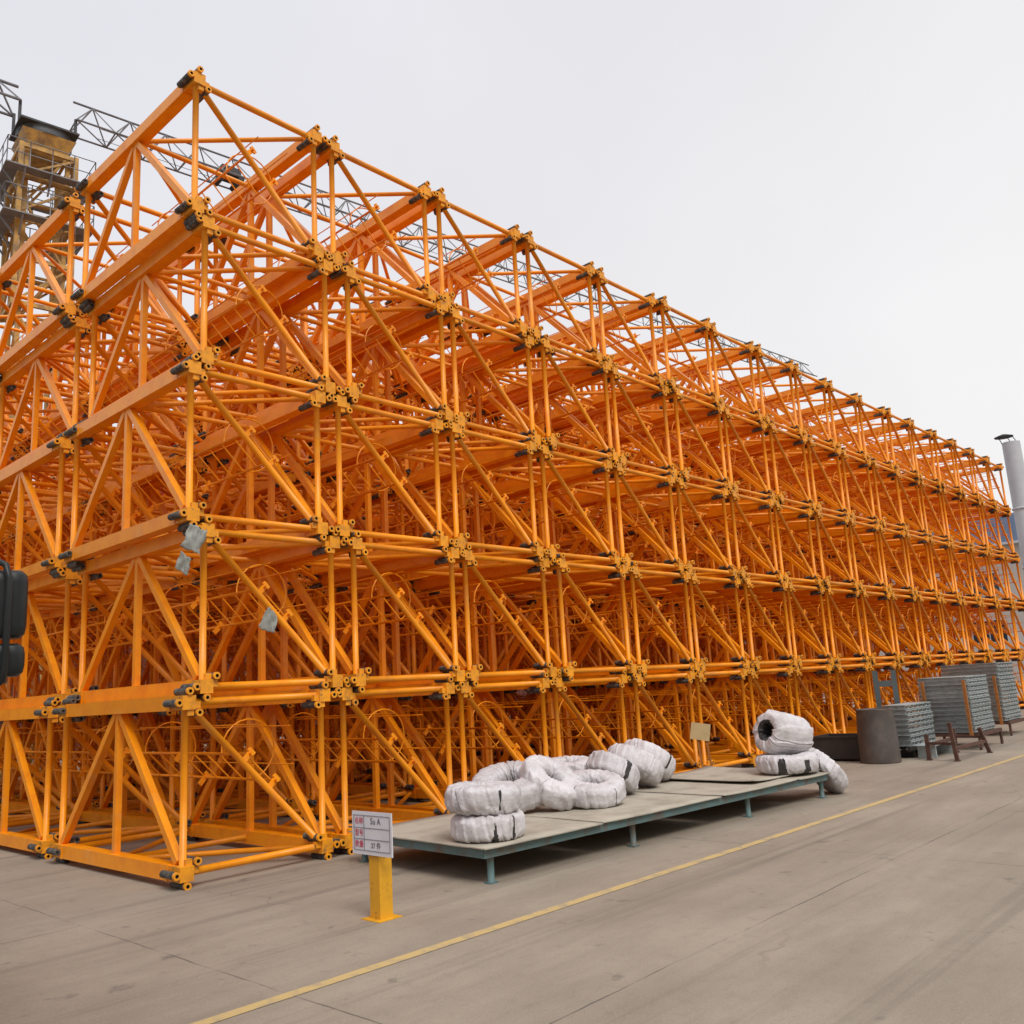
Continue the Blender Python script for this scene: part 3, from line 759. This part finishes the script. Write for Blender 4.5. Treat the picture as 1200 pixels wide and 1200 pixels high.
# ------------------------------------------------------------------ red truck just left of the frame, its mirror reaches in
D = V((.28, .96, 0)).normalized(); LFT = V((-D.y, D.x, 0))
to = V((CAM.x, CAM.y, 0))+D*4.35+LFT*1.40
tk = empty('truck', to, 'red truck cab at the left edge with black mirrors reaching into view', 'truck', None, math.atan2(-D.y, -D.x))    # local +X is the truck's nose
def cab_prof(): return [(0, .55), (0.02, 1.35), (-.28, 2.75), (-.55, 2.95), (-2.0, 2.95), (-2.05, .55)]
m = MB(); W2 = 1.16; pr_ = cab_prof(); n = len(pr_)
for s in (-1, 1):
    for x, z in pr_: m.v.append(V((x, s*W2*(1 if z < 2 else .95), z)))
for i in range(n): j = (i+1) % n; m.face((i, i+n, j+n, j))
m.face(range(n)); m.face([i+n for i in range(n)][::-1]); m.build('cab', M['red_paint'], tk)
m = MB(); m.box((-.13, 0, 2.05), (.02, 1.95, 1.0), 0, (V((.98, 0, .196)), V((0, 1, 0)), V((-.196, 0, .98)))); m.build('windscreen', M['glass'], tk)
for s in (-1, 1):
    m = MB(); m.box((-1.0, s*1.145, 2.05), (1.0, .03, .85)); m.build('side_window', M['glass'], tk)
    m = MB(); m.box((.03, s*.85, .95), (.08, .4, .25)); m.build('headlight', M['lamp_glass'], tk)
m = MB(); m.box((.06, 0, .62), (.2, 2.3, .3)); m.build('bumper', M['crane_dark'], tk)
m = MB()
for z in (1.1, 1.22, 1.34): m.box((.03, 0, z), (.04, 1.3, .06))
m.build('grille', M['crane_dark'], tk)
m = MB(); m.box((-3.6, 0, .75), (3.4, .8, .25)); m.box((-3.9, 0, 1.5), (3.2, 2.2, 1.2)); m.build('load_bed', M['red_paint'], tk)
for x in (-1.0, -4.2):
    for s in (-1, 1):
        q = MB(); q.lathe([(0, -.13), (.3, -.13), (.34, -.14), (.47, -.12), (.5, -.06), (.5, .06), (.47, .12), (.34, .14), (.3, .13), (0, .13)], 28)
        q.v = [V((v.x, v.z, v.y)) for v in q.v]; q.v = [V((v.x+x, v.y+s*.98, v.z+.5)) for v in q.v]; q.build('wheel', M['rubber'], tk)
def rbox(m, c, s, r, seg=4):
    """box with rounded upright edges and softened ends"""
    c = V(c); rings = []
    for f, z in ((.82, -s[2]/2), (.96, -s[2]/2+r*.35), (1, -s[2]/2+r), (1, s[2]/2-r), (.96, s[2]/2-r*.35), (.82, s[2]/2)):
        ring = []
        for qx, qy, a0 in ((1, 1, 0), (-1, 1, PI/2), (-1, -1, PI), (1, -1, 3*PI/2)):
            for k in range(seg+1):
                a = a0+k*PI/2/seg
                ring.append(c+V(((qx*(s[0]/2-r)+r*math.cos(a))*f, (qy*(s[1]/2-r)+r*math.sin(a))*f, z)))
        rings.append(ring)
    o = len(m.v); n = len(rings[0])
    for rg in rings: m.v += rg
    for i in range(len(rings)-1):
        for k in range(n): m.face((o+i*n+k, o+i*n+(k+1) % n, o+(i+1)*n+(k+1) % n, o+(i+1)*n+k), 0, True)
    m.face([o+k for k in range(n)][::-1]); m.face([o+(len(rings)-1)*n+k for k in range(n)])
MS = -1 if (tk.matrix_basis.to_3x3() @ V((0, 1, 0))).dot(RIGHT) < 0 else 1
for s in (-1, 1):
    y = s*1.44
    m = MB(); rbox(m, (-.02, y, 2.37), (.14, .25, .285), .05); mb_ = m.build('mirror', M['black'], tk)
    m = MB(); rbox(m, (-.02, y, 2.135), (.13, .25, .135), .045); m.build('wide_mirror', M['black'], tk)
    m = MB(); m.path([(-.1, s*1.13, 2.56), (-.03, s*1.25, 2.57), (.03, s*1.43, 2.56), (.07, s*1.475, 2.53), (.082, s*1.49, 2.47), (.084, s*1.49, 2.10), (.07, s*1.485, 2.05), (.03, s*1.45, 2.02), (-.03, s*1.25, 2.01), (-.1, s*1.13, 2.01)], .014, 8); m.build('mirror_arm', M['black'], tk)
# ------------------------------------------------------------------ light
w = bpy.data.worlds.new('World'); S.world = w; w.use_nodes = True
nt = w.node_tree; bg = nt.nodes['Background']
sky = nt.nodes.new('ShaderNodeTexSky'); sky.sky_type = 'NISHITA'; sky.sun_disc = False
EL, AZ = math.radians(50), math.radians(200)      # compass: clockwise from +Y
sky.sun_elevation = EL; sky.sun_rotation = AZ; sky.dust_density = 4; sky.air_density = 1.0
hs = nt.nodes.new('ShaderNodeHueSaturation'); hs.inputs['Saturation'].default_value = .12
nt.links.new(sky.outputs[0], hs.inputs['Color'])
tc = nt.nodes.new('ShaderNodeTexCoord')
dot = nt.nodes.new('ShaderNodeVectorMath'); dot.operation = 'DOT_PRODUCT'; dot.inputs[1].default_value = (.75, -.35, -.55)
nt.links.new(tc.outputs['Generated'], dot.inputs[0])
gr = nt.nodes.new('ShaderNodeMapRange'); gr.inputs['From Min'].default_value = -.35; gr.inputs['From Max'].default_value = .75
nt.links.new(dot.outputs['Value'], gr.inputs['Value'])
cl = nt.nodes.new('ShaderNodeMix'); cl.data_type = 'RGBA'; cl.inputs[6].default_value = (6.15, 6.15, 6.6, 1); cl.inputs[7].default_value = (7.15, 7.05, 6.95, 1)   # base cloud cover, whiter towards the right
nt.links.new(gr.outputs[0], cl.inputs[0])
cn = nt.nodes.new('ShaderNodeTexNoise'); cn.inputs['Scale'].default_value = 2.2; cn.inputs['Detail'].default_value = 4; cn.inputs['Roughness'].default_value = .5
nt.links.new(tc.outputs['Generated'], cn.inputs['Vector'])
cr_ = nt.nodes.new('ShaderNodeMapRange'); cr_.inputs['From Min'].default_value = .3; cr_.inputs['From Max'].default_value = .7; cr_.inputs['To Min'].default_value = .955; cr_.inputs['To Max'].default_value = 1.03
nt.links.new(cn.outputs['Fac'], cr_.inputs['Value'])
cm_ = nt.nodes.new('ShaderNodeVectorMath'); cm_.operation = 'SCALE'
nt.links.new(cl.outputs[2], cm_.inputs[0]); nt.links.new(cr_.outputs[0], cm_.inputs['Scale'])
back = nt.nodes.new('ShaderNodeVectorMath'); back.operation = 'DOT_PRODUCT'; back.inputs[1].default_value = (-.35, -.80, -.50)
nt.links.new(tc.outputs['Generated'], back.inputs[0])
bk = nt.nodes.new('ShaderNodeMapRange'); bk.interpolation_type = 'SMOOTHSTEP'; bk.inputs['From Min'].default_value = -.25; bk.inputs['From Max'].default_value = .65; bk.inputs['To Min'].default_value = 1.0; bk.inputs['To Max'].default_value = .38  # unseen sky behind the camera dimmed to darken and redden the stack interior
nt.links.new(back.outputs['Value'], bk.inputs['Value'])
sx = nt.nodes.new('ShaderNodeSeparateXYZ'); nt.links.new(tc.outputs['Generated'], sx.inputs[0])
zn = nt.nodes.new('ShaderNodeMapRange'); zn.interpolation_type = 'SMOOTHSTEP'; zn.inputs['From Min'].default_value = .72; zn.inputs['From Max'].default_value = 1.0; zn.inputs['To Min'].default_value = 1.0; zn.inputs['To Max'].default_value = 1.7  # overhead sky brightened so the stack is lit mostly from above
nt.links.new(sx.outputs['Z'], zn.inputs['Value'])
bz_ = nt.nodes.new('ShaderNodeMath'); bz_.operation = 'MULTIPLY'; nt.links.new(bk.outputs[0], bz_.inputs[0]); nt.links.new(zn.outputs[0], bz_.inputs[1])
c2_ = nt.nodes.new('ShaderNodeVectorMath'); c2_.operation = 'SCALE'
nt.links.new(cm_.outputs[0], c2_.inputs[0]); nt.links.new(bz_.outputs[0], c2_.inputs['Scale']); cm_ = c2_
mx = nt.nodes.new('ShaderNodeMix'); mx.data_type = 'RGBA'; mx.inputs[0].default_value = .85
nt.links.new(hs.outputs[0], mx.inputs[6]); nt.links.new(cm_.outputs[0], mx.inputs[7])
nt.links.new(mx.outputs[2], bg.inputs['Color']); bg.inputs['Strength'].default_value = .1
sl = bpy.data.lights.new('sun', 'SUN'); so = bpy.data.objects.new('sun', sl); COL.objects.link(so)
sl.energy = 1.5; sl.angle = math.radians(25); sl.color = (1, .96, .9)
sd = V((math.sin(AZ)*math.cos(EL), math.cos(AZ)*math.cos(EL), math.sin(EL)))
so.rotation_euler = sd.to_track_quat('Z', 'Y').to_euler(); so.location = (-10, -20, 30)
S.view_settings.view_transform = 'Standard'; S.view_settings.look = 'None'; S.view_settings.exposure = .5; S.view_settings.gamma = 1
S.cycles.max_bounces = 10; S.cycles.diffuse_bounces = 6
